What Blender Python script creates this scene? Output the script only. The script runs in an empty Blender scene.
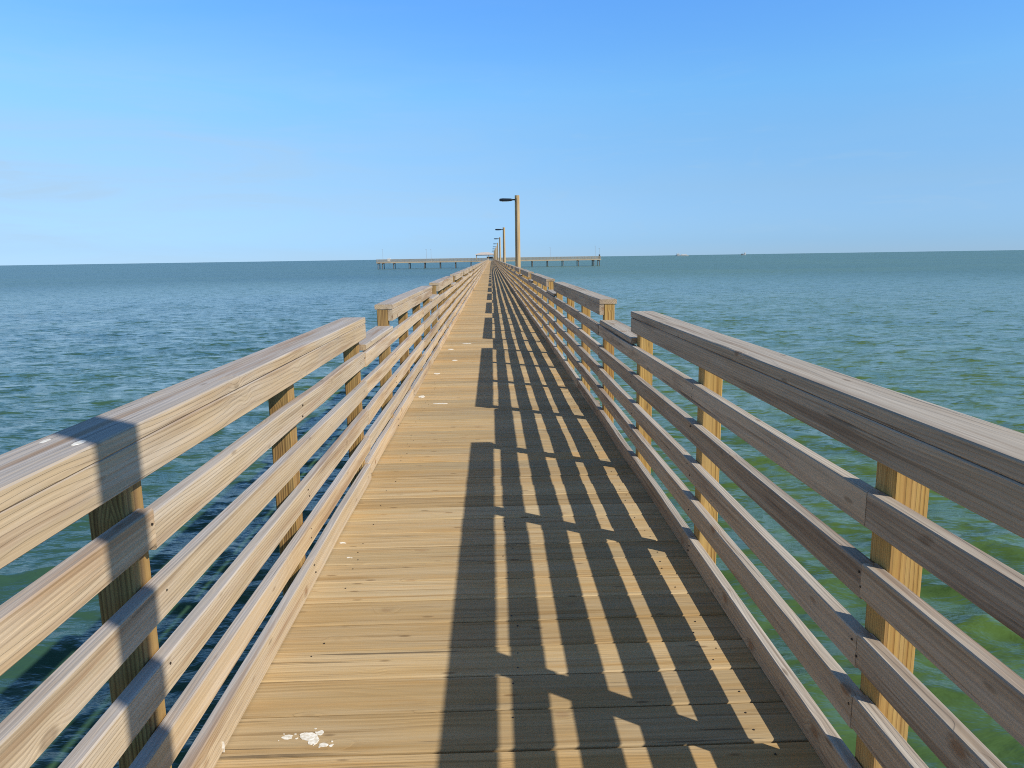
import bpy, bmesh, math, random
import numpy as np
from mathutils import Vector, Matrix

random.seed(7)
rng = np.random.default_rng(11)
SC = bpy.context.scene
COL = SC.collection
D = math.radians

# ------------------------------------------------------------------ layout (metres, deck top z = 0)
EYE = 1.38                       # camera above the deck
WATER = -2.36
XL, XR = -0.789, 0.8846          # inner faces of the two railings
T = 0.038                        # rail thickness
RAIL_TOPS = [0.818, 0.640, 0.459, 0.287, 0.110]
Y0, Y1 = -20.0, 303.0            # walkway ends
HEAD_Y0, HEAD_Y1 = 303.0, 309.0  # cross pier
HEAD_X0, HEAD_X1 = -47.5, 45.7

# ------------------------------------------------------------------ helpers
def tag(o, label=None, cat=None, group=None, kind=None):
    if label: o['label'] = label
    if cat: o['category'] = cat
    if group: o['group'] = group
    if kind: o['kind'] = kind
    return o

def empty(name, loc, label, cat, group=None):
    o = bpy.data.objects.new(name, None)
    COL.objects.link(o)
    o.location = loc
    o.empty_display_size = 0.2
    return tag(o, label, cat, group)

class MB:
    """collects polygons, then links them as one mesh object"""
    def __init__(self):
        self.v, self.f, self.m = [], [], []
        self.mi = 0
    def prism(self, prof, a, b, axis, segs=1, wob=0.0, taper=0.0):
        """extrude a closed 2-D profile along axis from a to b; each prism is its own island"""
        n = len(prof); base = len(self.v)
        cu = sum(p[0] for p in prof)/n; cv = sum(p[1] for p in prof)/n
        for k in range(segs+1):
            t = a+(b-a)*k/segs
            du, dv = ((random.gauss(0, wob), random.gauss(0, wob)) if wob else (0, 0))
            s = 1-taper*k/segs
            for (u, v) in prof:
                u = cu+(u-cu)*s+du; v = cv+(v-cv)*s+dv
                self.v.append((t, u, v) if axis == 'X' else (u, t, v) if axis == 'Y' else (u, v, t))
        for k in range(segs):
            for i in range(n):
                j = (i+1) % n
                p = base+k*n
                q = (p+i, p+j, p+n+j, p+n+i)
                self.f.append(q if axis != 'Y' else q[::-1]); self.m.append(self.mi)
        e0 = tuple(base+i for i in range(n)); e1 = tuple(base+segs*n+i for i in range(n))
        self.f.append(e0[::-1] if axis != 'Y' else e0); self.m.append(self.mi)
        self.f.append(e1 if axis != 'Y' else e1[::-1]); self.m.append(self.mi)
    def box(self, x0, x1, y0, y1, z0, z1, axis='Y', ch=0.004, segs=1, wob=0.0):
        if axis == 'X': u0, u1, v0, v1, a, b = y0, y1, z0, z1, x0, x1
        elif axis == 'Y': u0, u1, v0, v1, a, b = x0, x1, z0, z1, y0, y1
        else: u0, u1, v0, v1, a, b = x0, x1, y0, y1, z0, z1
        c = min(ch, (u1-u0)*.3, (v1-v0)*.3)
        if c > 0:
            pr = [(u0+c, v0), (u1-c, v0), (u1, v0+c), (u1, v1-c), (u1-c, v1), (u0+c, v1), (u0, v1-c), (u0, v0+c)]
        else:
            pr = [(u0, v0), (u1, v0), (u1, v1), (u0, v1)]
        self.prism(pr, a, b, axis, segs, wob)
    def tube(self, p0, p1, r0, r1=None, n=12):
        r1 = r0 if r1 is None else r1
        p0, p1 = Vector(p0), Vector(p1)
        d = (p1-p0).normalized()
        s = d.cross(Vector((0, 0, 1)) if abs(d.z) < .9 else Vector((1, 0, 0))).normalized(); t = d.cross(s)
        b = len(self.v)
        for p, r in ((p0, r0), (p1, r1)):
            for i in range(n):
                a = 2*math.pi*i/n
                self.v.append(tuple(p+s*math.cos(a)*r+t*math.sin(a)*r))
        for i in range(n):
            j = (i+1) % n
            self.f.append((b+i, b+j, b+n+j, b+n+i)); self.m.append(self.mi)
        self.f.append(tuple(b+i for i in range(n))[::-1]); self.f.append(tuple(b+n+i for i in range(n)))
        self.m += [self.mi, self.mi]
    def build(self, name, mats, parent=None, smooth=False, org=None):
        me = bpy.data.meshes.new(name)
        o3 = Vector(org) if org is not None else (parent_origin(parent) if parent else Vector((0, 0, 0)))
        me.from_pydata([(x-o3.x, y-o3.y, z-o3.z) for x, y, z in self.v], [], self.f)
        bm = bmesh.new(); bm.from_mesh(me)
        bmesh.ops.recalc_face_normals(bm, faces=bm.faces); bm.to_mesh(me); bm.free()
        mats = mats if isinstance(mats, (list, tuple)) else [mats]
        for m in mats: me.materials.append(m)
        me.polygons.foreach_set('material_index', self.m)
        if smooth: me.polygons.foreach_set('use_smooth', [True]*len(me.polygons))
        me.update()
        o = bpy.data.objects.new(name, me)
        COL.objects.link(o)
        if parent: o.parent = parent
        else: o.location = o3
        return o

def parent_origin(p):
    v = Vector((0, 0, 0))
    while p is not None:
        v = v+p.location; p = p.parent
    return v

# ------------------------------------------------------------------ node helpers
class NT:
    def __init__(self, mat):
        self.t = mat.node_tree; self.n = self.t.nodes; self.l = self.t.links
    def new(self, typ, **kw):
        nd = self.n.new(typ)
        for k, v in kw.items(): setattr(nd, k, v)
        return nd
    def put(self, sock, val):
        if isinstance(val, bpy.types.NodeSocket): self.l.new(val, sock)
        else: sock.default_value = val
    def math(self, op, a, b=None, c=None, clamp=False):
        nd = self.new('ShaderNodeMath', operation=op, use_clamp=clamp)
        self.put(nd.inputs[0], a)
        if b is not None: self.put(nd.inputs[1], b)
        if c is not None: self.put(nd.inputs[2], c)
        return nd.outputs[0]
    def vmath(self, op, a, b=None, out=0):
        nd = self.new('ShaderNodeVectorMath', operation=op)
        self.put(nd.inputs[0], a)
        if b is not None: self.put(nd.inputs[1], b)
        return nd.outputs[out]
    def noise(self, vec, scale, detail=2, rough=.5, dist=0, dim='3D'):
        nd = self.new('ShaderNodeTexNoise', noise_dimensions=dim)
        self.put(nd.inputs['Vector'], vec)
        nd.inputs['Scale'].default_value = scale; nd.inputs['Detail'].default_value = detail
        nd.inputs['Roughness'].default_value = rough; nd.inputs['Distortion'].default_value = dist
        return nd.outputs[0]
    def ramp(self, v, lo, hi, a=0.0, b=1.0, smooth=True):
        nd = self.new('ShaderNodeMapRange', interpolation_type='SMOOTHSTEP' if smooth else 'LINEAR')
        self.put(nd.inputs[0], v)
        nd.inputs[1].default_value = lo; nd.inputs[2].default_value = hi
        nd.inputs[3].default_value = a; nd.inputs[4].default_value = b
        return nd.outputs[0]
    def mix(self, fac, a, b, mode='MIX'):
        nd = self.new('ShaderNodeMix', data_type='RGBA', blend_type=mode)
        self.put(nd.inputs[0], fac)
        for s, v in ((nd.inputs[6], a), (nd.inputs[7], b)):
            if isinstance(v, bpy.types.NodeSocket): self.l.new(v, s)
            else: s.default_value = (*v, 1) if len(v) == 3 else v
        return nd.outputs[2]
    def bump(self, h, strength, dist, normal=None):
        nd = self.new('ShaderNodeBump')
        nd.inputs['Strength'].default_value = strength; nd.inputs['Distance'].default_value = dist
        self.put(nd.inputs['Height'], h)
        if normal is not None: self.l.new(normal, nd.inputs['Normal'])
        return nd.outputs[0]

def new_mat(name):
    m = bpy.data.materials.new(name); m.use_nodes = True
    t = NT(m); p = m.node_tree.nodes['Principled BSDF']
    return m, t, p

def plain(name, col, rough=.6, metal=0.0, var=.15):
    m, t, p = new_mat(name)
    pos = t.new('ShaderNodeNewGeometry').outputs['Position']
    n = t.noise(pos, 3.0, 4, .6)
    k = t.ramp(n, .3, .7, 1-var, 1+var)
    c = t.vmath('SCALE', (col[0], col[1], col[2])); c.node.inputs[3].default_value = 1
    t.l.new(k, c.node.inputs[3])
    t.l.new(c, p.inputs['Base Color'])
    p.inputs['Roughness'].default_value = rough; p.inputs['Metallic'].default_value = metal
    return m

def wood(name, axis, early, late, grey, grey_amt, ring=0.008, ring_amt=.75, knots=.8, top_grey=0.0, top_col=(.405, .395, .41),
         var=.18, streak=.35, checks=.5, bump=.5, rings_warp=.03, hue_var=.5, stain=(.16, .10, .06), stain_amt=.25, lines=.6, flecks=.6):
    """weathered sawn timber; rings are cylinders about a pith line along `axis`, so each sawn face shows them as it should"""
    m, t, p = new_mat(name)
    geo = t.new('ShaderNodeNewGeometry')
    isl = geo.outputs['Random Per Island']
    wn = t.new('ShaderNodeTexWhiteNoise', noise_dimensions='1D')
    t.l.new(isl, wn.inputs['W'])
    rnd = wn.outputs['Color']
    sep = t.new('ShaderNodeSeparateColor'); t.l.new(rnd, sep.inputs[0])
    r1, r2, r3 = sep.outputs[0], sep.outputs[1], sep.outputs[2]
    pos = geo.outputs['Position']
    off = t.vmath('MULTIPLY', rnd, (37.0, 53.0, 71.0))
    pos = t.vmath('ADD', pos, off)
    s = t.new('ShaderNodeSeparateXYZ'); t.l.new(pos, s.inputs[0])
    ax = {'X': 0, 'Y': 1, 'Z': 2}[axis]
    L = s.outputs[ax]; U, V = [s.outputs[i] for i in range(3) if i != ax]
    def comb(l, u, v):
        c = t.new('ShaderNodeCombineXYZ'); t.put(c.inputs[0], l); t.put(c.inputs[1], u); t.put(c.inputs[2], v)
        return c.outputs[0]
    # knots: sparse points in true space
    vor = t.new('ShaderNodeTexVoronoi', feature='F1'); vor.inputs['Scale'].default_value = 5.2
    vor.inputs['Randomness'].default_value = 1.0
    t.l.new(comb(t.math('MULTIPLY', L, .62), U, V), vor.inputs['Vector'])
    kd = vor.outputs['Distance']
    knot_halo = t.ramp(kd, .05, .26, 1, 0)
    knot_core = t.ramp(kd, .050, .105, 1, 0)
    knot_ring = t.math('MULTIPLY', t.ramp(kd, .07, .10, 0, 1), t.ramp(kd, .10, .145, 1, 0))
    # growth rings, wandering slowly along the length
    slow = comb(t.math('MULTIPLY', L, .55), t.math('MULTIPLY', U, 2.0), t.math('MULTIPLY', V, 2.0))
    w1 = t.math('SUBTRACT', t.noise(slow, 1.6, 2, .5), .5)
    slow2 = comb(t.math('MULTIPLY', L, 1.7), t.math('MULTIPLY', U, 9.0), t.math('MULTIPLY', V, 9.0))
    w2 = t.math('SUBTRACT', t.noise(slow2, 1.6, 3, .55), .5)
    # local cross coords: repeat so that the pith is near each board
    uu = t.math('SUBTRACT', t.math('PINGPONG', U, .16), .02)
    vv = t.math('SUBTRACT', t.math('PINGPONG', V, .16), .02)
    d = t.math('SQRT', t.math('ADD', t.math('MULTIPLY', uu, uu), t.math('MULTIPLY', vv, vv)))
    d = t.math('ADD', d, t.math('MULTIPLY', w1, rings_warp*2.4))
    d = t.math('ADD', d, t.math('MULTIPLY', w2, rings_warp*.35))
    d = t.math('ADD', d, t.math('MULTIPLY', knot_halo, .016))
    ph = t.math('FRACT', t.math('DIVIDE', d, ring))
    ringv = t.math('MULTIPLY', t.ramp(ph, .30, .86), t.ramp(ph, .90, 1.0, 1, 0))
    # fine fibres
    fib = t.noise(comb(t.math('MULTIPLY', L, 2.2), t.math('MULTIPLY', U, 130.0), t.math('MULTIPLY', V, 130.0)), 1.0, 5, .6)
    fib2 = t.noise(comb(t.math('MULTIPLY', L, .8), t.math('MULTIPLY', U, 34.0), t.math('MULTIPLY', V, 34.0)), 1.0, 4, .6)
    blot = t.noise(comb(L, t.math('MULTIPLY', U, 3.0), t.math('MULTIPLY', V, 3.0)), 1.7, 4, .6)
    ringm = t.math('MULTIPLY', ringv, t.math('MULTIPLY', ring_amt, t.ramp(t.noise(slow2, .7, 1), .35, .65, .35, 1.0)))
    col = t.mix(ringm, early, late)
    # board to board hue
    warm = t.mix(1.0, col, (1.10, .97, .80), 'MULTIPLY')
    cool = t.mix(1.0, col, (.97, 1.0, 1.06), 'MULTIPLY')
    col = t.mix(hue_var, col, t.mix(r2, warm, cool))
    # weather grey in long streaks
    gm = t.math('MULTIPLY', t.ramp(t.math('ADD', t.math('MULTIPLY', blot, .6), t.math('MULTIPLY', fib2, .5)), .40, .70), grey_amt)
    if top_grey:
        nz = t.new('ShaderNodeSeparateXYZ'); t.l.new(geo.outputs['Normal'], nz.inputs[0])
        up = t.ramp(nz.outputs[2], .4, .9)
        upm = t.math('MULTIPLY', up, t.ramp(fib2, .25, .7, top_grey*.75, top_grey))
    col = t.mix(gm, col, grey)
    if top_grey: col = t.mix(upm, col, top_col)
    # dark resinous lines and short flecks along the grain
    ln = t.noise(comb(t.math('MULTIPLY', L, .9), t.math('MULTIPLY', U, 42.0), t.math('MULTIPLY', V, 42.0)), 1.0, 3, .55)
    lm = t.math('MULTIPLY', t.math('MULTIPLY', t.ramp(ln, .565, .66), t.ramp(blot, .30, .62, .35, 1)), lines)
    col = t.mix(lm, col, t.mix(1.0, late, (.62, .55, .45), 'MULTIPLY'))
    fl = t.new('ShaderNodeTexVoronoi', feature='F1'); fl.inputs['Scale'].default_value = 1.0
    t.l.new(comb(t.math('MULTIPLY', L, 5.5), t.math('MULTIPLY', U, 19.0), t.math('MULTIPLY', V, 19.0)), fl.inputs['Vector'])
    fcol = t.new('ShaderNodeSeparateColor'); t.l.new(fl.outputs['Color'], fcol.inputs[0])
    fm = t.math('MULTIPLY', t.math('MULTIPLY', t.ramp(fl.outputs['Distance'], .07, .17, 1, 0), t.ramp(fcol.outputs[0], .55, .6)), flecks)
    col = t.mix(fm, col, (.13, .075, .035))
    # brown stains
    st = t.math('MULTIPLY', t.ramp(t.noise(comb(t.math('MULTIPLY', L, .5), t.math('MULTIPLY', U, 12.0), t.math('MULTIPLY', V, 12.0)), 1.3, 5, .62), .49, .70), stain_amt)
    col = t.mix(st, col, stain)
    # knots
    col = t.mix(t.math('MULTIPLY', t.ramp(kd, .08, .24, 1, 0), .35*knots), col, early)
    kc = t.mix(t.math('MULTIPLY', knot_core, .8*knots), col, (.28, .155, .08))
    kc = t.mix(t.math('MULTIPLY', t.math('MULTIPLY', knot_ring, t.ramp(fib2, .4, .6)), .45*knots), kc, (.12, .07, .04))
    col = kc
    # drying checks
    ck = t.noise(comb(t.math('MULTIPLY', L, 1.1), t.math('MULTIPLY', U, 60.0), t.math('MULTIPLY', V, 60.0)), 1.0, 2, .5)
    ckm = t.math('MULTIPLY', t.math('MULTIPLY', t.ramp(ck, .66, .72), t.ramp(blot, .42, .62)), checks)
    col = t.mix(ckm, col, (.05, .035, .025))
    # brightness: board, fibre
    br = t.math('MULTIPLY', t.ramp(r1, 0, 1, 1-var, 1+var, False), t.ramp(fib, .25, .75, 1-streak*.5, 1+streak*.5, False))
    br = t.math('MULTIPLY', br, t.ramp(fib2, .25, .75, 1-streak*.45, 1+streak*.45, False))
    sc = t.new('ShaderNodeVectorMath', operation='SCALE'); t.l.new(col, sc.inputs[0]); t.l.new(br, sc.inputs[3])
    t.l.new(sc.outputs[0], p.inputs['Base Color'])
    p.inputs['Roughness'].default_value = .78
    p.inputs['Specular IOR Level'].default_value = .28
    h = t.math('ADD', t.math('MULTIPLY', ringv, -.5), t.math('MULTIPLY', fib, .9))
    h = t.math('SUBTRACT', h, t.math('MULTIPLY', ckm, 1.6))
    t.l.new(t.bump(h, bump, .0022), p.inputs['Normal'])
    return m

# ------------------------------------------------------------------ materials
M_DECK = wood('deck_timber', 'X', (.455, .338, .18), (.35, .24, .115), (.425, .35, .24), .55, ring=.011, ring_amt=.45,
              knots=.45, var=.16, streak=.30, checks=.7, bump=.5, rings_warp=.028, hue_var=1.0, stain=(.42, .225, .06), stain_amt=.4, lines=.5, flecks=.6)
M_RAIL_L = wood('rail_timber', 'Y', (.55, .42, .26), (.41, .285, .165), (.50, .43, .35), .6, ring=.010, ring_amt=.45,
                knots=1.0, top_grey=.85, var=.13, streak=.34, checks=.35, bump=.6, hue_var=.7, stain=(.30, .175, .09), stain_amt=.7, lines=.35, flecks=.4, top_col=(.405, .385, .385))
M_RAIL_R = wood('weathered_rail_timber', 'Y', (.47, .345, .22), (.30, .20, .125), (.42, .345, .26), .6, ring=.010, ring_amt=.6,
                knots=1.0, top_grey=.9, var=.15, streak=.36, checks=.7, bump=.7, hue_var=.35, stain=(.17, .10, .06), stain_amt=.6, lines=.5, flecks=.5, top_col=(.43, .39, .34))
M_POST = wood('post_timber', 'Z', (.53, .33, .095), (.28, .13, .03), (.46, .34, .17), .4, ring=.0078, ring_amt=.95,
              knots=.6, var=.12, streak=.30, checks=.6, bump=.5, rings_warp=.014, hue_var=.7, stain=(.33, .15, .05), stain_amt=.35)
M_POST_L = wood('darker_post_timber', 'Z', (.43, .265, .085), (.17, .08, .022), (.36, .27, .15), .3, ring=.0095, ring_amt=.95,
              knots=.6, var=.12, streak=.34, checks=.8, bump=.5, rings_warp=.014, hue_var=.6, stain=(.16, .08, .03), stain_amt=.6)
M_BEAM = wood('beam_timber', 'Y', (.33, .25, .17), (.22, .15, .09), (.30, .27, .23), .6)
M_PILE = wood('pile_timber', 'Z', (.17, .145, .12), (.10, .085, .065), (.18, .165, .15), .5)
M_POLE = wood('pole_timber', 'Z', (.60, .43, .22), (.46, .29, .12), (.52, .43, .30), .4, ring=.02, stain=(.36, .18, .06), stain_amt=.5)
M_HEADWOOD = wood('far_pier_timber', 'X', (.50, .40, .27), (.36, .27, .17), (.46, .41, .34), .5)
M_DARKMETAL = plain('dark_metal', (.025, .03, .035), .4, .6)
M_STEEL = plain('nail_steel', (.07, .06, .055), .5, .7)
M_CONDUIT = plain('conduit_plastic', (.16, .12, .08), .6)
M_WHITE = plain('white_paint', (.80, .80, .78), .45, 0, .04)
M_BOAT_HAZE = plain('hazed_boat_white', (.52, .53, .54), .5, 0, .05)  # boat white dulled to grey, distance haze put into the colour
M_ROOF = plain('pale_roof_sheet', (.74, .62, .55), .5, 0, .08)
M_DARK = plain('dark_paint', (.06, .065, .07), .6)
M_GREYPAINT = plain('grey_paint', (.35, .37, .39), .5)
M_GLASS = plain('dark_glass', (.02, .03, .04), .08)
M_LENS = plain('lamp_lens', (.55, .55, .5), .2)

def dropping_mat():
    m, t, p = new_mat('bird_dropping_white')
    pos = t.new('ShaderNodeNewGeometry').outputs['Position']
    n = t.noise(pos, 90, 4, .6)
    t.l.new(t.mix(t.ramp(n, .35, .65), (.62, .58, .5), (.86, .85, .82)), p.inputs['Base Color'])
    p.inputs['Roughness'].default_value = .8
    return m
M_DROP = dropping_mat()

# ------------------------------------------------------------------ water
def water_mat():
    m, t, p = new_mat('sea_water')
    pos = t.new('ShaderNodeNewGeometry').outputs['Position']
    def st(vec, sx, sy, rot):
        mp = t.new('ShaderNodeMapping'); t.l.new(vec, mp.inputs[0])
        mp.inputs['Rotation'].default_value = (0, 0, D(rot)); mp.inputs['Scale'].default_value = (sx, sy, 1)
        return mp.outputs[0]
    big = t.noise(st(pos, .012, .03, 12), 1.0, 3, .55)
    patch = t.noise(st(pos, .15, .4, -10), 1.0, 3, .55)
    k = t.math('ADD', t.math('MULTIPLY', big, .6), t.math('MULTIPLY', patch, .4))
    left_tone = t.mix(t.ramp(k, .36, .64), (.030, .080, .060), (.046, .102, .050))
    right_tone = t.mix(t.ramp(k, .36, .64), (.056, .107, .034), (.078, .132, .027))
    sp = t.new('ShaderNodeSeparateXYZ'); t.l.new(pos, sp.inputs[0])
    lat = t.math('ADD', sp.outputs[0], t.math('MULTIPLY', t.math('SUBTRACT', big, .5), 12.0))
    col = t.mix(t.ramp(lat, -9.0, 5.0), left_tone, right_tone)  # base colour bluer on the left, greener on the right
    t.l.new(col, p.inputs['Base Color'])
    # open water away from the pier is ruffled at a scale finer than the modelled waves
    off = t.vmath('LENGTH', t.vmath('MULTIPLY', pos, (1, 1, 0)), out=1)
    t.l.new(t.ramp(off, 10, 180, .05, .29), p.inputs['Roughness'])
    p.inputs['IOR'].default_value = 1.333
    p.inputs['Specular IOR Level'].default_value = .5
    r1 = t.noise(st(pos, 1.7, 4.2, -16), 1.0, 4, .6, .5)
    r2 = t.noise(st(pos, 6.0, 13.0, 22), 1.0, 3, .55)
    # wind ripples as slopes (not heights), so that they stay as steep far away as near by
    def slopes(vec, scale, detail, ax, ay, dist=.4):
        nd = t.new('ShaderNodeTexNoise'); t.l.new(vec, nd.inputs['Vector'])
        nd.inputs['Scale'].default_value = scale; nd.inputs['Detail'].default_value = detail
        nd.inputs['Roughness'].default_value = .6; nd.inputs['Distortion'].default_value = dist
        c = t.vmath('SUBTRACT', nd.outputs['Color'], (.5, .5, .5))
        return t.vmath('MULTIPLY', c, (ax, ay, 0))
    s0 = slopes(st(pos, .55, 1.6, 12), 1.0, 3, .38, .90)
    s1 = slopes(st(pos, 1.8, 4.6, -15), 1.0, 3, .6, 1.35)
    s2 = slopes(st(pos, 6.0, 13.0, 9), 1.0, 2, .3, .5)
    s1 = t.vmath('ADD', s1, s2)
    g = t.new('ShaderNodeNewGeometry')
    nn = t.vmath('NORMALIZE', t.vmath('ADD', g.outputs['Normal'], t.vmath('ADD', s0, s1)))
    n1 = t.bump(r1, 1.0, .035, nn)
    n2 = t.bump(r2, 1.0, .008, n1)
    t.l.new(n2, p.inputs['Normal'])
    return m

def build_water():
    ang = np.concatenate([np.linspace(D(-48), D(48), 900), np.linspace(D(48), D(312), 260)[1:-1]])
    rs = [0.5]
    while rs[-1] < 3: rs.append(rs[-1]*1.08)
    while rs[-1] < 250: rs.append(rs[-1]*1.0085)
    while rs[-1] < 45000: rs.append(rs[-1]*1.12)
    rs = np.array(rs)
    nA, nR = len(ang), len(rs)
    R, A = np.meshgrid(rs, ang, indexing='ij')
    X = R*np.sin(A); Y = R*np.cos(A)
    dA = np.where(np.abs(((ang+np.pi) % (2*np.pi))-np.pi) < D(48.01), D(96)/899, D(264)/259)
    dR = np.gradient(rs)
    cell = np.maximum(dR[:, None], R*dA[None, :])
    Z = np.zeros_like(X); DX = np.zeros_like(X); DY = np.zeros_like(X)
    wr = np.random.default_rng(5)
    for i in range(64):
        lam = math.exp(wr.uniform(math.log(.28), math.log(3.0)))
        th = D(188)+wr.normal(0, D(30))              # travelling towards the camera, spread
        k = 2*math.pi/lam
        steep = .036 if lam > 1 else .042
        if lam > 1.8: steep = .024
        amp = steep*lam/(2*math.pi)*wr.uniform(.7, 1.3)
        ph = wr.uniform(0, 2*math.pi)
        fade = np.clip((lam/cell-2.5)/3.0, 0, 1)
        arg = k*(X*math.sin(th)+Y*math.cos(th))+ph
        # gustiness: groups of waves
        env = .75+.5*np.sin(arg*.13+ph*3+X*.21*math.cos(th))
        Z += amp*fade*env*np.cos(arg)
        q = 0.9
        DX -= q*amp*fade*env*math.sin(th)*np.sin(arg); DY -= q*amp*fade*env*math.cos(th)*np.sin(arg)
    co = np.stack([X+DX, Y+DY, Z+WATER], -1).reshape(-1, 3)
    i = np.arange(nR-1)[:, None]*nA; j = np.arange(nA)[None, :]; j2 = (j+1) % nA
    quads = np.stack([i+j, i+nA+j, i+nA+j2, i+j2], -1).reshape(-1, 4)[:, ::-1]
    me = bpy.data.meshes.new('water')
    nv = len(co); nf = len(quads)
    # centre fan
    co = np.concatenate([co, [[0, 0, WATER]]])
    tri = np.stack([np.full(nA, nv), (np.arange(nA)+1) % nA, np.arange(nA)], -1)[:, ::-1]
    me.vertices.add(nv+1); me.vertices.foreach_set('co', co.astype(np.float32).ravel())
    loops = np.concatenate([quads.ravel(), tri.ravel()])
    me.loops.add(len(loops)); me.loops.foreach_set('vertex_index', loops.astype(np.int32))
    me.polygons.add(nf+nA)
    starts = np.concatenate([np.arange(nf)*4, nf*4+np.arange(nA)*3])
    me.polygons.foreach_set('loop_start', starts.astype(np.int32))
    me.polygons.foreach_set('use_smooth', np.ones(nf+nA, dtype=bool))
    me.update(calc_edges=True); me.validate()
    if me.polygons[100].normal.z < 0: me.flip_normals()
    me.materials.append(water_mat())
    o = bpy.data.objects.new('water', me); COL.objects.link(o)
    tag(o, 'choppy green and blue sea reaching the horizon all round the pier', 'sea', kind='structure')
build_water()

# ------------------------------------------------------------------ pier walkway
pier = empty('pier_walkway', (0.05, 0, -0.04), 'long straight timber walkway of tan cross planks running out to sea', 'pier')
mb = MB()
x0, x1 = XL-T-.002, XR+T+.002
PITCH = .1857
# phase: a joint at y = 1.334*1.38
yj = 1.334*1.38
k0 = math.floor((Y0-yj)/PITCH)
y = yj+k0*PITCH
while y < Y1-.1:
    near = y < 40
    g = random.uniform(.005, .0095) if near else .005
    dz = random.gauss(0, .0010) if near else 0
    sk = random.gauss(0, .0012) if near else 0
    mb.box(x0+random.uniform(-.004, .004), x1+random.uniform(-.004, .004), y+g*.5, y+PITCH-g*.5, -.038+dz, dz, 'X',
           ch=.004 if near else .0, segs=4 if near else 1, wob=.0006 if near else 0)
    y += PITCH
deck = mb.build('deck', M_DECK, pier)
# nail heads
mb = MB()
for k in range(int(60)):
    yy = yj+PITCH*(k-4)
    for xn in (XL+.13, .05, XR-.13):
        for f in (.27, .73):
            if random.random() < .55 and not (1.8 < yy < 1.9 and xn < -.4):
                c = (xn+random.gauss(0, .012), yy+PITCH*f+random.gauss(0, .006))
                mb.tube((c[0], c[1], -.003), (c[0], c[1], .0022), .0031, .0031, 8)
tag(mb.build('nail', M_STEEL, deck), kind='stuff')

def blob(mb, x, y, z, rx, ry, n=26, jag=.17, normal='Z', rot=0):
    pr = []
    ph = [random.uniform(0, 6.28) for _ in range(4)]
    for i in range(n):
        a = 2*math.pi*i/n
        r = 1+jag*(math.sin(2*a+ph[0])*.5+math.sin(3*a+ph[1])*.4+math.sin(5*a+ph[2])*.35+math.sin(9*a+ph[3])*.25)
        px, py = rx*r*math.cos(a), ry*r*math.sin(a)
        pr.append((px*math.cos(rot)-py*math.sin(rot), px*math.sin(rot)+py*math.cos(rot)))
    if normal == 'Z': mb.prism([(x+a, y+b) for a, b in pr], z-.003, z+random.uniform(.0002, .0016), 'Z')
    else: mb.prism([(y+a, z+b) for a, b in pr], x-.0028, x+.0028, 'X')

def dropping(parent, blobs, normal='Z'):
    mb = MB()
    for b in blobs: blob(mb, *b, normal=normal)
    x, y, z, rx, ry = blobs[0]
    for k in range(4 if y < 2.2 and normal == 'Z' and z < .5 else 0):
        a = random.uniform(0, 6.28); q = random.uniform(1.1, 2.3); r = random.uniform(.0015, .0045)*(1 if y < 4 else 2)
        blob(mb, x+rx*q*math.cos(a), y+ry*q*math.sin(a), z, r, r*.8, n=9)
    return mb.build('bird_dropping', M_DROP, parent)
dropping(deck, [(-.566, 1.925, .001, .026, .017), (-.545, 1.905, .001, .014, .020), (-.535, 1.94, .001, .012, .010)])
dropping(deck, [(-.627, 1.925, .001, .017, .010)])
dropping(deck, [(-.512, 1.885, .001, .014, .008), (-.49, 1.88, .001, .005, .004)])
dropping(deck, [(-.765, 3.40, .001, .013, .010), (-.75, 3.395, .001, .006, .005)])
dropping(deck, [(-.70, 3.22, .001, .008, .006), (-.685, 3.215, .001, .005, .004)])
dropping(deck, [(-.653, 11.06, .001, .04, .06)])
dropping(deck, [(-.53, 9.83, .001, .035, .045)])
dropping(deck, [(-.691, 8.69, .001, .04, .035)])
dropping(deck, [(-.735, 7.22, .001, .035, .05)])
dropping(deck, [(-.52, 6.845, .001, .065, .016)])
dropping(deck, [(-.43, 11.8, .001, .07, .035)])
dropping(deck, [(.77, 2.324, .001, .010, .007)])

# beams and piles below
for bx in (x0+.08, .05, x1-.08):
    mb = MB()
    y = Y0
    while y < Y1:
        e = min(y+6.1, Y1)
        mb.box(bx-.045, bx+.045, y+.002, e-.002, -.28, -.040, 'Y', ch=.004)
        y = e
    mb.build('beam', M_BEAM, pier)
y = -18.2
while y < Y1-2:
    cap = MB(); cap.box(x0-.30, x1+.30, y-.07, y+.07, -.50, -.282, 'X', ch=.006)
    cap.build('cross_beam', M_BEAM, pier)
    for px in (x0-.12, x1+.12):
        p = MB(); p.tube((px, y+.01, -.282), (px, y+.01, WATER-1.5), .125, .14, 14)
        if False: pass
        p.v = [(a, b+.0 if c < -1 else b, c) for a, b, c in p.v]
        p.build('pile', M_PILE, pier, smooth=False)
    y += 6.6

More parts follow.
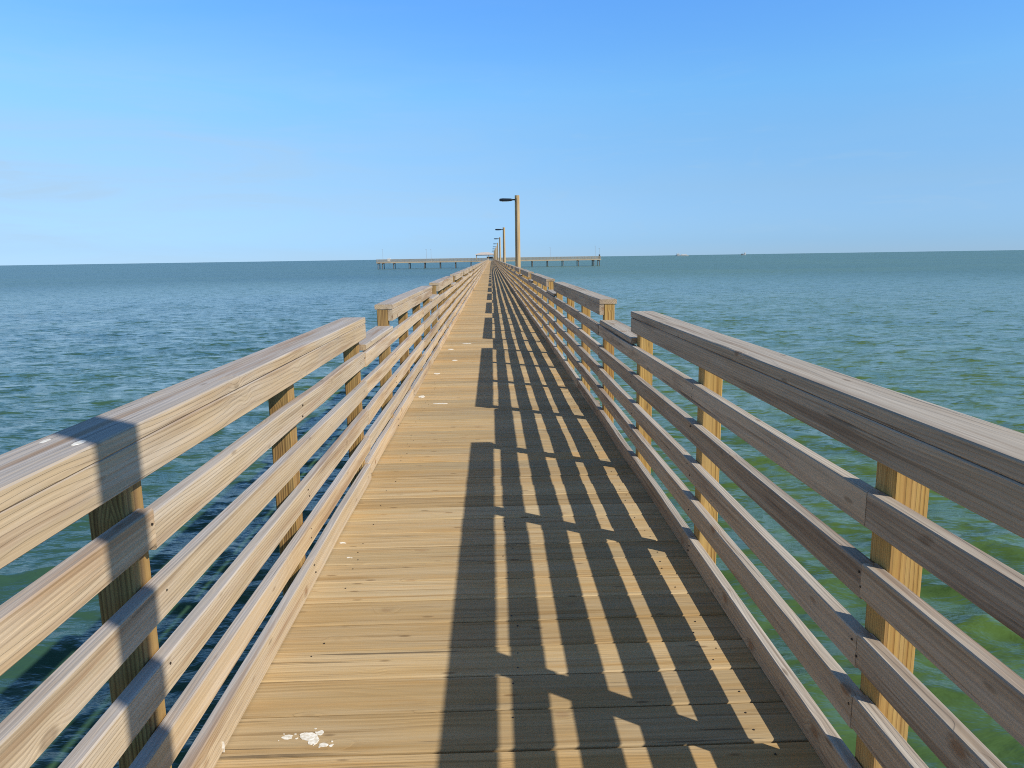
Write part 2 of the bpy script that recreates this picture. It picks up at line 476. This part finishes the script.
# ------------------------------------------------------------------ railings
OFFS = {(-1, .2): [0, 1.36, 2.69, 4.185], (1, .1): [0, 1.472, 2.995, 4.381]}
def railing(side, label, starts, firsts, mat):
    """side -1 left / +1 right. starts: y of the near face of each top-rail section's first post; firsts: n posts offsets"""
    XI = XL if side < 0 else XR
    o = side
    root = empty('wooden_railing', (XI, 0, 0), label, 'railing')
    def xs(a, b):
        p, q = XI+o*a, XI+o*b
        return (min(p, q), max(p, q))
    posts = []; secs = []
    for i, s in enumerate(starts):
        length = firsts[i]
        sp = (length-.089)/3
        offs = OFFS.get((side, round(s, 2)), [k*sp for k in range(4)])
        posts += [s+q for q in offs]
        secs.append((s, s+length))
    # posts
    far = MB(); order = sorted(posts, key=lambda v: abs(v))
    keep = set(order[:98])
    for py in posts:
        insec = True
        j = random.gauss(0, .004)
        xa, xb = xs(T+.001, T+.086)
        m = MB() if py in keep else far
        m.box(xa+(j if o > 0 else j)*.3, xb+j*.3, py, py+.085, -.52 if py in keep else -.4, .990, 'Z', ch=.004)
        if py in keep: m.build('post', M_POST_L if side < 0 else M_POST, root)
    if far.v: tag(far.build('post', M_POST, root), kind='stuff')
    ys = sorted(posts)
    # five long rails, each of several boards meeting on posts
    for ri, zt in enumerate(RAIL_TOPS):
        if ri == 4 and side > 0: zt = .096
        m = MB(); nl = MB()
        i = -1-(ri*2) % 3
        y = Y0
        while True:
            i += 3 if random.random() < .75 else 2
            e = ys[i]+.0445 if 0 <= i < len(ys) else Y1
            if i < 0: continue
            near = y < 45
            jz = random.gauss(0, .0042) if near else 0; jx = abs(random.gauss(0, .0015)) if near else 0
            xa, xb = xs(0, T)
            xa, xb = (xa+jx*0, xb) if o < 0 else (xa, xb)
            w = .089+(random.gauss(0, .001) if near else 0)
            if ri == 4:
                w = zt-.006
                if o < 0 and y > 1: xa, xb = xa-.014, xb-.014
            m.box(xa-(o*jx), xb-(o*jx), y+.0012, e-.0012, zt-w+jz, zt+jz, 'Y', ch=.0032 if near else .002,
                  segs=5 if near else 1, wob=.0018 if near else 0)
            y = e
            if y >= Y1-.01: break
        r = m.build('rail', mat, root)
        for py in ys:
            if not (-1 < py < 16): continue
            for dz in (.024, .064):
                if random.random() < .45: continue
                cy = py+.044+random.gauss(0, .012); cz = zt-dz+random.gauss(0, .005)
                nl.tube((XI+o*.004, cy, cz), (XI-o*.0042, cy, cz), .0032, .0032, 8)
        tag(nl.build('nail', M_STEEL, r), kind='stuff')
    # top rail sections: fascia + cap, and the flat board that closes each gap at the second rail
    for i, (a, b) in enumerate(secs):
        near = a < 45
        m = MB(); xa, xb = xs(0, T)
        a1, b1 = a-.0, b+.008
        m.box(xa, xb, a1, b1,   .9025, .9915, 'Y', ch=.0025 if near else .002, segs=5 if near else 1, wob=.0009 if near else 0)
        f = m.build('top_rail', mat, root)
        c = MB(); xa, xb = xs(-.0015, .141)
        c.box(xa, xb, a1-.004, b1+.003, .9925, 1.0305, 'Y', ch=.0035 if near else .002, segs=5 if near else 1, wob=.0009 if near else 0)
        c.build('cap', mat, f)
        if i+1 < len(secs):
            g = MB(); xa, xb = xs(.001, .142)
            g.box(xa, xb, b1-.012, secs[i+1][0]-.001+.0, RAIL_TOPS[0]+.006, RAIL_TOPS[0]+.043, 'Y', ch=.006 if near else .002)
            # clear of the post standing at the end of this section
            g.v = [(x, max(y, b1-.008+.004), z) for x, y, z in g.v]
            g.build('gap_board', mat, root)
    return root

def make_starts(first, lens, period, n):
    return first
# right
sR, lR = [], []
s = .10-5.83*4
while s < Y1-6:
    sR.append(s+random.gauss(0, .03)*(s > 20)); lR.append(4.47); s += 5.83
sR = [v for v in sR if v > Y0+.5]; lR = lR[:len(sR)]
# left: measured spacing for the first sections, regular afterwards
sL = [-13.2, -6.6, .20, 5.74, 10.83, 16.30, 21.40, 26.55]
lL = [4.28, 4.28, 4.28, 3.90, 4.05, 3.95, 3.95, 4.0]
while sL[-1] < Y1-12:
    sL.append(sL[-1]+5.25); lL.append(4.05)
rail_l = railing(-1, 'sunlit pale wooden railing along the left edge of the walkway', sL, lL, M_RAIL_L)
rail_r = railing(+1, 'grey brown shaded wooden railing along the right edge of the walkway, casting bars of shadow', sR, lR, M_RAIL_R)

# droppings on the left cap rail and a white scratch on the kick board
lcap = [c for o in rail_l.children if o.name.startswith('top_rail') for c in o.children][2]
dropping(lcap, [(-.826, 1.413, 1.0305, .009, .020)])
dropping(lcap, [(-.905, 1.435, 1.0305, .005, .018)])

kick = sorted((o for o in rail_l.children if o.name.startswith('rail')), key=lambda o: o.name)[4]
dropping(kick, [(XL+.0015, 1.858, .026, .003, .017)], normal='X')

# ------------------------------------------------------------------ lamps on the walkway
LAMP_H = 3.86
def street_lamp(x, y, label, h=LAMP_H, proto=None):
    if proto:
        r = proto.copy(); COL.objects.link(r); r.location = (x, y, -.5); r['label'] = label
        for ch in proto.children:
            c = ch.copy(); COL.objects.link(c); c.parent = r
            for g in ch.children:
                d = g.copy(); COL.objects.link(d); d.parent = c
        return r
    r = empty('street_lamp', (x, y, -.5), label, 'street lamp', 'street lamps along the walkway')
    p = MB(); p.tube((x, y, -.5), (x, y, h), .115, .096, 20); p.build('pole', M_POLE, r, smooth=False)
    c = MB(); c.tube((x-.03, y-.117, -.4), (x-.03, y-.102, h-.12), .018, .018, 8); c.build('conduit', M_CONDUIT, r)
    a = MB(); a.tube((x-.075, y, h-.17), (x-.20, y, h-.165), .030, .028, 10)
    a.box(x-.095, x-.074, y-.07, y+.07, h-.27, h-.09, 'Z', ch=.004)
    a.build('arm', M_DARKMETAL, r)
    hd = MB()
    # tapered flat head: wide outer end, narrow at the arm
    st = [(-.19, .045, -.205, -.135), (-.27, .09, -.22, -.120), (-.58, .13, -.225, -.112), (-.69, .115, -.218, -.122), (-.72, .08, -.205, -.135)]
    b = len(hd.v)
    for (dx, w, zl, zh) in st:
        for (yy, zz) in ((-w, zl+.02), (-w*.8, zl), (w*.8, zl), (w, zl+.02), (w, zh-.02), (w*.6, zh), (-w*.6, zh), (-w, zh-.02)):
            hd.v.append((x+dx, y+yy, h+zz))
    for k in range(len(st)-1):
        for i in range(8):
            j = (i+1) % 8
            hd.f.append((b+k*8+i, b+k*8+j, b+k*8+8+j, b+k*8+8+i)); hd.m.append(0)
    hd.f.append(tuple(b+i for i in range(8))); hd.f.append(tuple(b+(len(st)-1)*8+i for i in range(8))); hd.m += [0, 0]
    ho = hd.build('lamp_head', M_DARKMETAL, r)
    ln = MB(); ln.box(x-.62, x-.34, y-.085, y+.085, h-.232, h-.226, 'Z', ch=0); ln.build('lens', M_LENS, ho)
    return r
LX = 1.095
lamp = street_lamp(LX, 30.0, 'nearest and tallest-looking timber lamp post with a dark arm, beside the right railing')
lamp_ys = [0.185, 61.0, 90.0, 122.0, 154.0, 186.0, 217.0, 248.0, 279.0]
names = ['timber lamp post beside the camera, its shadow falling across the left railing',
         'second timber lamp post along the right railing, just left of the nearest one',
         'third timber lamp post along the right railing, counted from the near end',
         'fourth timber lamp post along the right railing, counted from the near end',
         'fifth timber lamp post along the right railing, counted from the near end',
         'sixth timber lamp post down the right railing, small and distant',
         'seventh timber lamp post down the right railing, small and distant',
         'eighth timber lamp post down the right railing, near the pavilion',
         'farthest timber lamp post on the right railing, just before the pavilion']
for yy, nm in zip(lamp_ys, names):
    q = street_lamp(LX, yy, nm, proto=lamp)
    if yy < 5: q.scale = (.66, .66, 1.0)      # the post beside the camera is a slimmer one

# ------------------------------------------------------------------ cross pier at the far end
HZ = .28                        # the cross pier stands a little higher
head = empty('cross_pier', (0, HEAD_Y0, HZ), 'long low timber cross pier on dark piles at the far end of the walkway', 'pier')
m = MB()
x = HEAD_X0
while x < HEAD_X1:
    m.box(x+.01, min(x+2.99, HEAD_X1), HEAD_Y0, HEAD_Y1, HZ-.06, HZ, 'Y', ch=0); x += 3.0
m.build('deck', M_HEADWOOD, head)
for yy in (HEAD_Y0-.06, HEAD_Y1):
    m = MB(); x = HEAD_X0
    while x < HEAD_X1:
        m.box(x+.01, min(x+5.99, HEAD_X1), yy, yy+.06, HZ-.40, HZ-.02, 'X', ch=0); x += 6.0
    m.build('side_beam', M_HEADWOOD, head)
xs_ = [HEAD_X0+.6]
while xs_[-1] < HEAD_X1-7: xs_.append(xs_[-1]+6.4)
xs_.append(HEAD_X1-.6); xs_.insert(1, HEAD_X0+2.4); xs_.insert(-1, HEAD_X1-2.9)
for px in xs_:
    for py in (HEAD_Y0+.5, HEAD_Y1-.5):
        m = MB(); m.tube((px, py, HZ-.10), (px, py, WATER-1.5), .15, .16, 12); m.build('pile', M_PILE, head)
    m = MB(); m.box(px-.15, px+.15, HEAD_Y0+.02, HEAD_Y1-.02, HZ-.70, HZ-.40, 'Y', ch=.01); m.build('cross_beam', M_PILE, head)

def head_railing(xa, xb, yy, label):
    r = empty('wooden_railing', ((xa+xb)/2, yy, 0), label, 'railing', 'railings of the far cross pier')
    m = MB(); x = xa
    while x <= xb+.01:
        m.box(x-.045, x+.045, yy+.04, yy+.13, HZ-.3, HZ+1.15, 'Z', ch=0); x += 1.45
    tag(m.build('post', M_BEAM, r), kind='stuff')
    for z in [HZ+.13, HZ+.34, HZ+.55, HZ+.76, HZ+.97, HZ+1.17]:
        m = MB(); m.box(xa, xb, yy, yy+.038, z-.10, z, 'X', ch=0); m.build('rail', M_HEADWOOD, r)
    m = MB(); m.box(xa, xb, yy-.004, yy+.14, HZ+1.172, HZ+1.21, 'X', ch=0); m.build('cap', M_HEADWOOD, r)
head_railing(HEAD_X0, -1.0, HEAD_Y0+.05, 'front railing of the cross pier left of the walkway end')
head_railing(1.1, HEAD_X1, HEAD_Y0+.05, 'front railing of the cross pier right of the walkway end')
head_railing(HEAD_X0, HEAD_X1, HEAD_Y1-.2, 'back railing of the cross pier, along its seaward side')

# slender poles standing on the cross pier
def slender(x, y, h, label, box=False):
    r = empty('light_pole', (x, y, HZ), label, 'light pole', 'slender poles on the far cross pier')
    m = MB(); m.tube((x, y, HZ), (x, y, h), .06, .04, 10); m.build('pole', M_GREYPAINT, r)
    m = MB(); m.box(x-.32, x+.10, y-.10, y+.10, h+.001, h+.10, 'X', ch=.03); m.build('lamp_head', M_GREYPAINT, r)
    if box:
        m = MB(); m.box(x-.28, x+.28, y-.42, y-.12, .5, 2.2, 'Z', ch=.03); m.build('dark_box', M_DARK, r)  # plain dark box for an unidentified upright shape
slender(-44.8, HEAD_Y0+1, 5.4, 'slender grey light pole at the left end of the cross pier')
slender(-26.8, HEAD_Y0+1, 5.2, 'slender grey light pole left of the walkway, the left one of a close pair')
slender(-25.2, HEAD_Y1-1, 5.2, 'slender grey light pole left of the walkway, the right one of a close pair')
slender(24.6, HEAD_Y0+1, 5.2, 'slender grey light pole midway along the right arm of the cross pier')
slender(43.4, HEAD_Y0+1, 5.6, 'slender grey light pole just inside the right end of the cross pier')
slender(45.1, HEAD_Y0+1, 4.6, 'slender light pole with a dark box at the right tip of the cross pier', box=True)
r = empty('storage_box', (-42.4, HEAD_Y0+1.2, HZ), 'small white box with a lid at the left end of the cross pier', 'box')
m = MB(); m.box(-43.0, -41.8, HEAD_Y0+.8, HEAD_Y0+1.6, HZ+.02, HZ+1.45, 'Z', ch=.03); m.build('body', M_WHITE, r)
m = MB(); m.box(-43.06, -41.74, HEAD_Y0+.74, HEAD_Y0+1.66, HZ+1.452, HZ+1.6, 'Z', ch=.04); m.build('lid', M_WHITE, r)

# pavilion
PX0, PX1, PY0, PY1 = -6.3, 1.2, HEAD_Y0+.6, HEAD_Y1-.4
pav = empty('pavilion', ((PX0+PX1)/2, HEAD_Y0+2, 0), 'open pavilion with a pale low roof where the walkway meets the cross pier', 'pavilion')
m = MB()
cx = (PX0+PX1)/2
m.prism([(PX0-.3, 2.75), (PX1+.3, 2.75), (PX1+.3, 2.95), (cx+1.6, 3.75), (cx-1.6, 3.75), (PX0-.3, 2.95)], PY0, PY1, 'Y')
m.build('roof', M_ROOF, pav)
m = MB()
for (a, b, c, d) in ((PX0, PX1, PY0+.05, PY0+.2), (PX0, PX1, PY1-.2, PY1-.05)):
    m.box(a, b, c, d, 2.45, 2.745, 'X', ch=.01)
m.build('fascia_beam', M_DARK, pav)
for px in (PX0+.2, -1.0, PX1-.1):
    for py in (PY0+.4, PY1-.4):
        m = MB(); m.box(px-.09, px+.09, py-.09, py+.09, HZ+.002, 2.449, 'Z', ch=.01); m.build('post', M_POST, pav)
tb = empty('cleaning_table', (-.9, HEAD_Y0+3.5, HZ), 'dark table under the pavilion roof', 'table')
m = MB(); m.box(-1.9, .9, HEAD_Y0+3, HEAD_Y0+4, HZ+.86, HZ+.93, 'X', ch=.01); m.build('table_top', M_DARK, tb)
for px in (-1.8, .8):
    m = MB(); m.box(px-.06, px+.06, HEAD_Y0+3.1, HEAD_Y0+3.9, HZ, HZ+.859, 'Z', ch=.01); m.build('leg', M_DARK, tb)
m = MB(); m.box(-1.9, .9, HEAD_Y0+3.9, HEAD_Y0+3.96, HZ+.931, HZ+1.7, 'X', ch=.01); m.build('back_board', M_DARK, tb)

# ------------------------------------------------------------------ far boats
def hull(m, x, y, L, B, z0, z1, bow=1):
    st = [(-.5, .8, 1.0), (-.3, 1, .98), (.1, 1, 1.0), (.35, .7, 1.12), (.5, .06, 1.3)]
    b = len(m.v)
    for (u, w, hh) in st:
        for (s, zz) in ((-.7, z0), (.7, z0), (1, z0+(z1-z0)*hh), (-1, z0+(z1-z0)*hh)):
            m.v.append((x+bow*u*L, y+s*w*B/2, zz))
    for k in range(len(st)-1):
        for i in range(4):
            j = (i+1) % 4
            m.f.append((b+4*k+i, b+4*k+j, b+4*k+4+j, b+4*k+4+i)); m.m.append(0)
    m.f.append((b, b+1, b+2, b+3)); e = b+4*(len(st)-1); m.f.append((e, e+1, e+2, e+3)); m.m += [0, 0]

def px_to_ground(xpix, Y):
    return (xpix-491)/720*Y*1.03
BY = 2600
K = 1.45
def at(bx, boxes): return [(bx+K*a, bx+K*b, BY+K*c, BY+K*d, WATER+K*e, WATER+K*f) for a, b, c, d, e, f in boxes]
bx = px_to_ground(674.5, BY)
bt = empty('motor_boat', (bx, BY, WATER), 'long white boat with two cabins on the horizon, left of the dark one', 'boat')
m = MB(); hull(m, bx, BY, 32*K, 7*K, WATER-.5, WATER+2.4*K, -1); m.build('hull', M_BOAT_HAZE, bt)
for q in at(bx, [(-13, -6.5, -2.3, 2.3, 2.4, 6.6), (-2, 12, -2.3, 2.3, 2.4, 4.8)]):
    m = MB(); m.box(*q, 'X', ch=.4); m.build('cabin', M_BOAT_HAZE, bt)
m = MB(); m.box(*at(bx, [(-12.5, -7, -2.36, -2.32, 4.6, 5.6)])[0], 'X', ch=0); m.build('window_band', M_GLASS, bt)
m = MB(); m.tube((bx-9*K, BY, WATER+6.6*K), (bx-9*K, BY, WATER+11*K), .2, .1, 8); m.build('mast', M_GREYPAINT, bt)
bx = px_to_ground(734.2, BY)
bt = empty('fishing_boat', (bx, BY, WATER), 'small dark boat with a white wheelhouse on the horizon, far right', 'boat')
m = MB(); hull(m, bx, BY, 12.5*K, 4.5*K, WATER-.4, WATER+1.9*K, 1); m.build('hull', M_GREYPAINT, bt)
m = MB(); m.box(*at(bx, [(2.4, 5.2, -1.6, 1.6, 1.9, 6.6)])[0], 'X', ch=.3); m.build('wheelhouse', M_BOAT_HAZE, bt)
m = MB(); m.tube((bx+1.2*K, BY, WATER+1.5*K), (bx+1.2*K, BY, WATER+9*K), .22, .1, 8); m.build('mast', M_GREYPAINT, bt)
m = MB(); m.tube((bx+1.2*K, BY, WATER+4*K), (bx-4.5*K, BY, WATER+7*K), .18, .1, 8); m.build('boom', M_GREYPAINT, bt)
m = MB(); m.box(*at(bx, [(-5, -.5, -1.5, 1.5, 1.9, 3.8)])[0], 'X', ch=.2); m.build('deck_gear', M_DARK, bt)

# ------------------------------------------------------------------ sky and sun
SUN = Vector((1.036, -.72, 1.0)).normalized()
el = math.asin(SUN.z); az = math.atan2(SUN.x, SUN.y)
w = bpy.data.worlds.new('World'); SC.world = w; w.use_nodes = True
nt = w.node_tree
bg = nt.nodes['Background']
sky = nt.nodes.new('ShaderNodeTexSky'); sky.sky_type = 'NISHITA'; sky.sun_disc = False
sky.sun_elevation = el; sky.sun_rotation = az; sky.altitude = 0
sky.air_density = 1.0; sky.dust_density = 0.0; sky.ozone_density = 4.0
wt = NT(w)
dirv = wt.new('ShaderNodeTexCoord').outputs['Generated']
sx = wt.new('ShaderNodeSeparateXYZ'); wt.l.new(dirv, sx.inputs[0])
# clear maritime air: less yellow at the horizon and a deeper blue above it than the stock model gives
rp = wt.new('ShaderNodeValToRGB'); cr = rp.color_ramp; cr.interpolation = 'LINEAR'
G = [(.0, (.46, .79, 1.55)), (.0175, (.48, .81, 1.52)), (.087, (.78, 1.04, 1.40)), (.156, (.94, 1.33, 1.60)), (.208, (1.0, 1.57, 1.85)),
     (.326, (.98, 1.70, 2.32)), (.5, (1.1, 1.62, 1.90)), (.643, (1.0, 1.28, 1.22)), (.82, (.62, .58, .46)), (.96, (.52, .45, .33))]
while len(cr.elements) < len(G): cr.elements.new(.5)
for e, (q, c) in zip(cr.elements, G): e.position = q
for e, (q, c) in zip(cr.elements, G): e.color = (c[0]/2.5, c[1]/2.5, c[2]/2.5, 1)
wt.l.new(sx.outputs[2], rp.inputs[0])
skyc = wt.mix(1.0, sky.outputs[0], rp.outputs[0], 'MULTIPLY')
sc25 = wt.new('ShaderNodeVectorMath', operation='SCALE'); wt.l.new(skyc, sc25.inputs[0]); sc25.inputs[3].default_value = 2.5
# thin high cirrus veil, denser towards the left (west) and low down
mp = wt.new('ShaderNodeMapping'); wt.l.new(dirv, mp.inputs[0]); mp.inputs['Scale'].default_value = (2.2, 2.2, 16.0)
mp.inputs['Rotation'].default_value = (0, D(7), 0)
cn = wt.noise(mp.outputs[0], 1.5, 6, .58, .8)
side = wt.ramp(sx.outputs[0], -.75, .35, 1.25, .12)
band = wt.math('MULTIPLY', wt.ramp(sx.outputs[2], .0, .05, .55, 1), wt.ramp(sx.outputs[2], .10, .30, 1, 0.12))
veil = wt.math('MULTIPLY', wt.math('MULTIPLY', side, band), wt.ramp(cn, .32, .70, .25, .62))
mp2 = wt.new('ShaderNodeMapping'); wt.l.new(dirv, mp2.inputs[0]); mp2.inputs['Scale'].default_value = (7, 7, 34.0)
mp2.inputs['Rotation'].default_value = (0, D(-9), 0)
wis = wt.math('MULTIPLY', wt.ramp(wt.noise(mp2.outputs[0], 1.0, 5, .6, 1.2), .56, .72), wt.math('MULTIPLY', band, .10))
veil = wt.math('ADD', veil, wis, None, True)
fin = wt.mix(veil, sc25.outputs[0], (4.5, 6.1, 7.5))
wt.l.new(fin, bg.inputs[0])
bg.inputs[1].default_value = 0.10

sd = bpy.data.lights.new('sun', 'SUN'); sd.energy = 5.0; sd.angle = D(.53); sd.color = (1.0, .92, .77)
so = bpy.data.objects.new('sun', sd); COL.objects.link(so)
so.rotation_euler = SUN.to_track_quat('Z', 'Y').to_euler(); so.location = (20, -15, 30)

# ------------------------------------------------------------------ camera
F = 720.0; CX, CY = 512.0, 384.0
roll = D(.867)
def unroll(x, y):
    dx, dy = x-CX, y-CY
    return dx*math.cos(roll)-dy*math.sin(roll), dx*math.sin(roll)+dy*math.cos(roll)
vpx, vpy = unroll(491.2, 258.0)
pitch = math.atan2(-vpy, F)
def raw(x, y):
    a, b = unroll(x, y)
    return Vector((a, F*math.cos(pitch)-b*math.sin(pitch), -(F*math.sin(pitch)+b*math.cos(pitch))))
r0 = raw(491.2, 258.0); yaw = math.atan2(r0.x, r0.y)
def ray(x, y):
    v = raw(x, y); c, s = math.cos(yaw), math.sin(yaw)
    return Vector((v.x*c-v.y*s, v.x*s+v.y*c, v.z))
c0 = ray(CX, CY)
ex = (ray(CX+1, CY)-c0).normalized(); ey = (c0-ray(CX, CY+1)).normalized(); ez = -c0.normalized()
cd = bpy.data.cameras.new('camera'); cam = bpy.data.objects.new('camera', cd); COL.objects.link(cam)
mat = Matrix((ex, ey, ez)).transposed().to_4x4(); mat.translation = Vector((0, 0, EYE))
cam.matrix_world = mat
cd.sensor_width = 36; cd.lens = F/1024*36; cd.clip_start = .05; cd.clip_end = 100000
SC.camera = cam

SC.view_settings.view_transform = 'Standard'; SC.view_settings.look = 'None'
SC.view_settings.gamma = 1; SC.view_settings.use_curve_mapping = False
SC.view_settings.exposure = 0.0
SC.cycles.max_bounces = 6
SC.cycles.use_denoising = False
SC.cycles.filter_width = 1.05
SC.cycles.use_adaptive_sampling = False
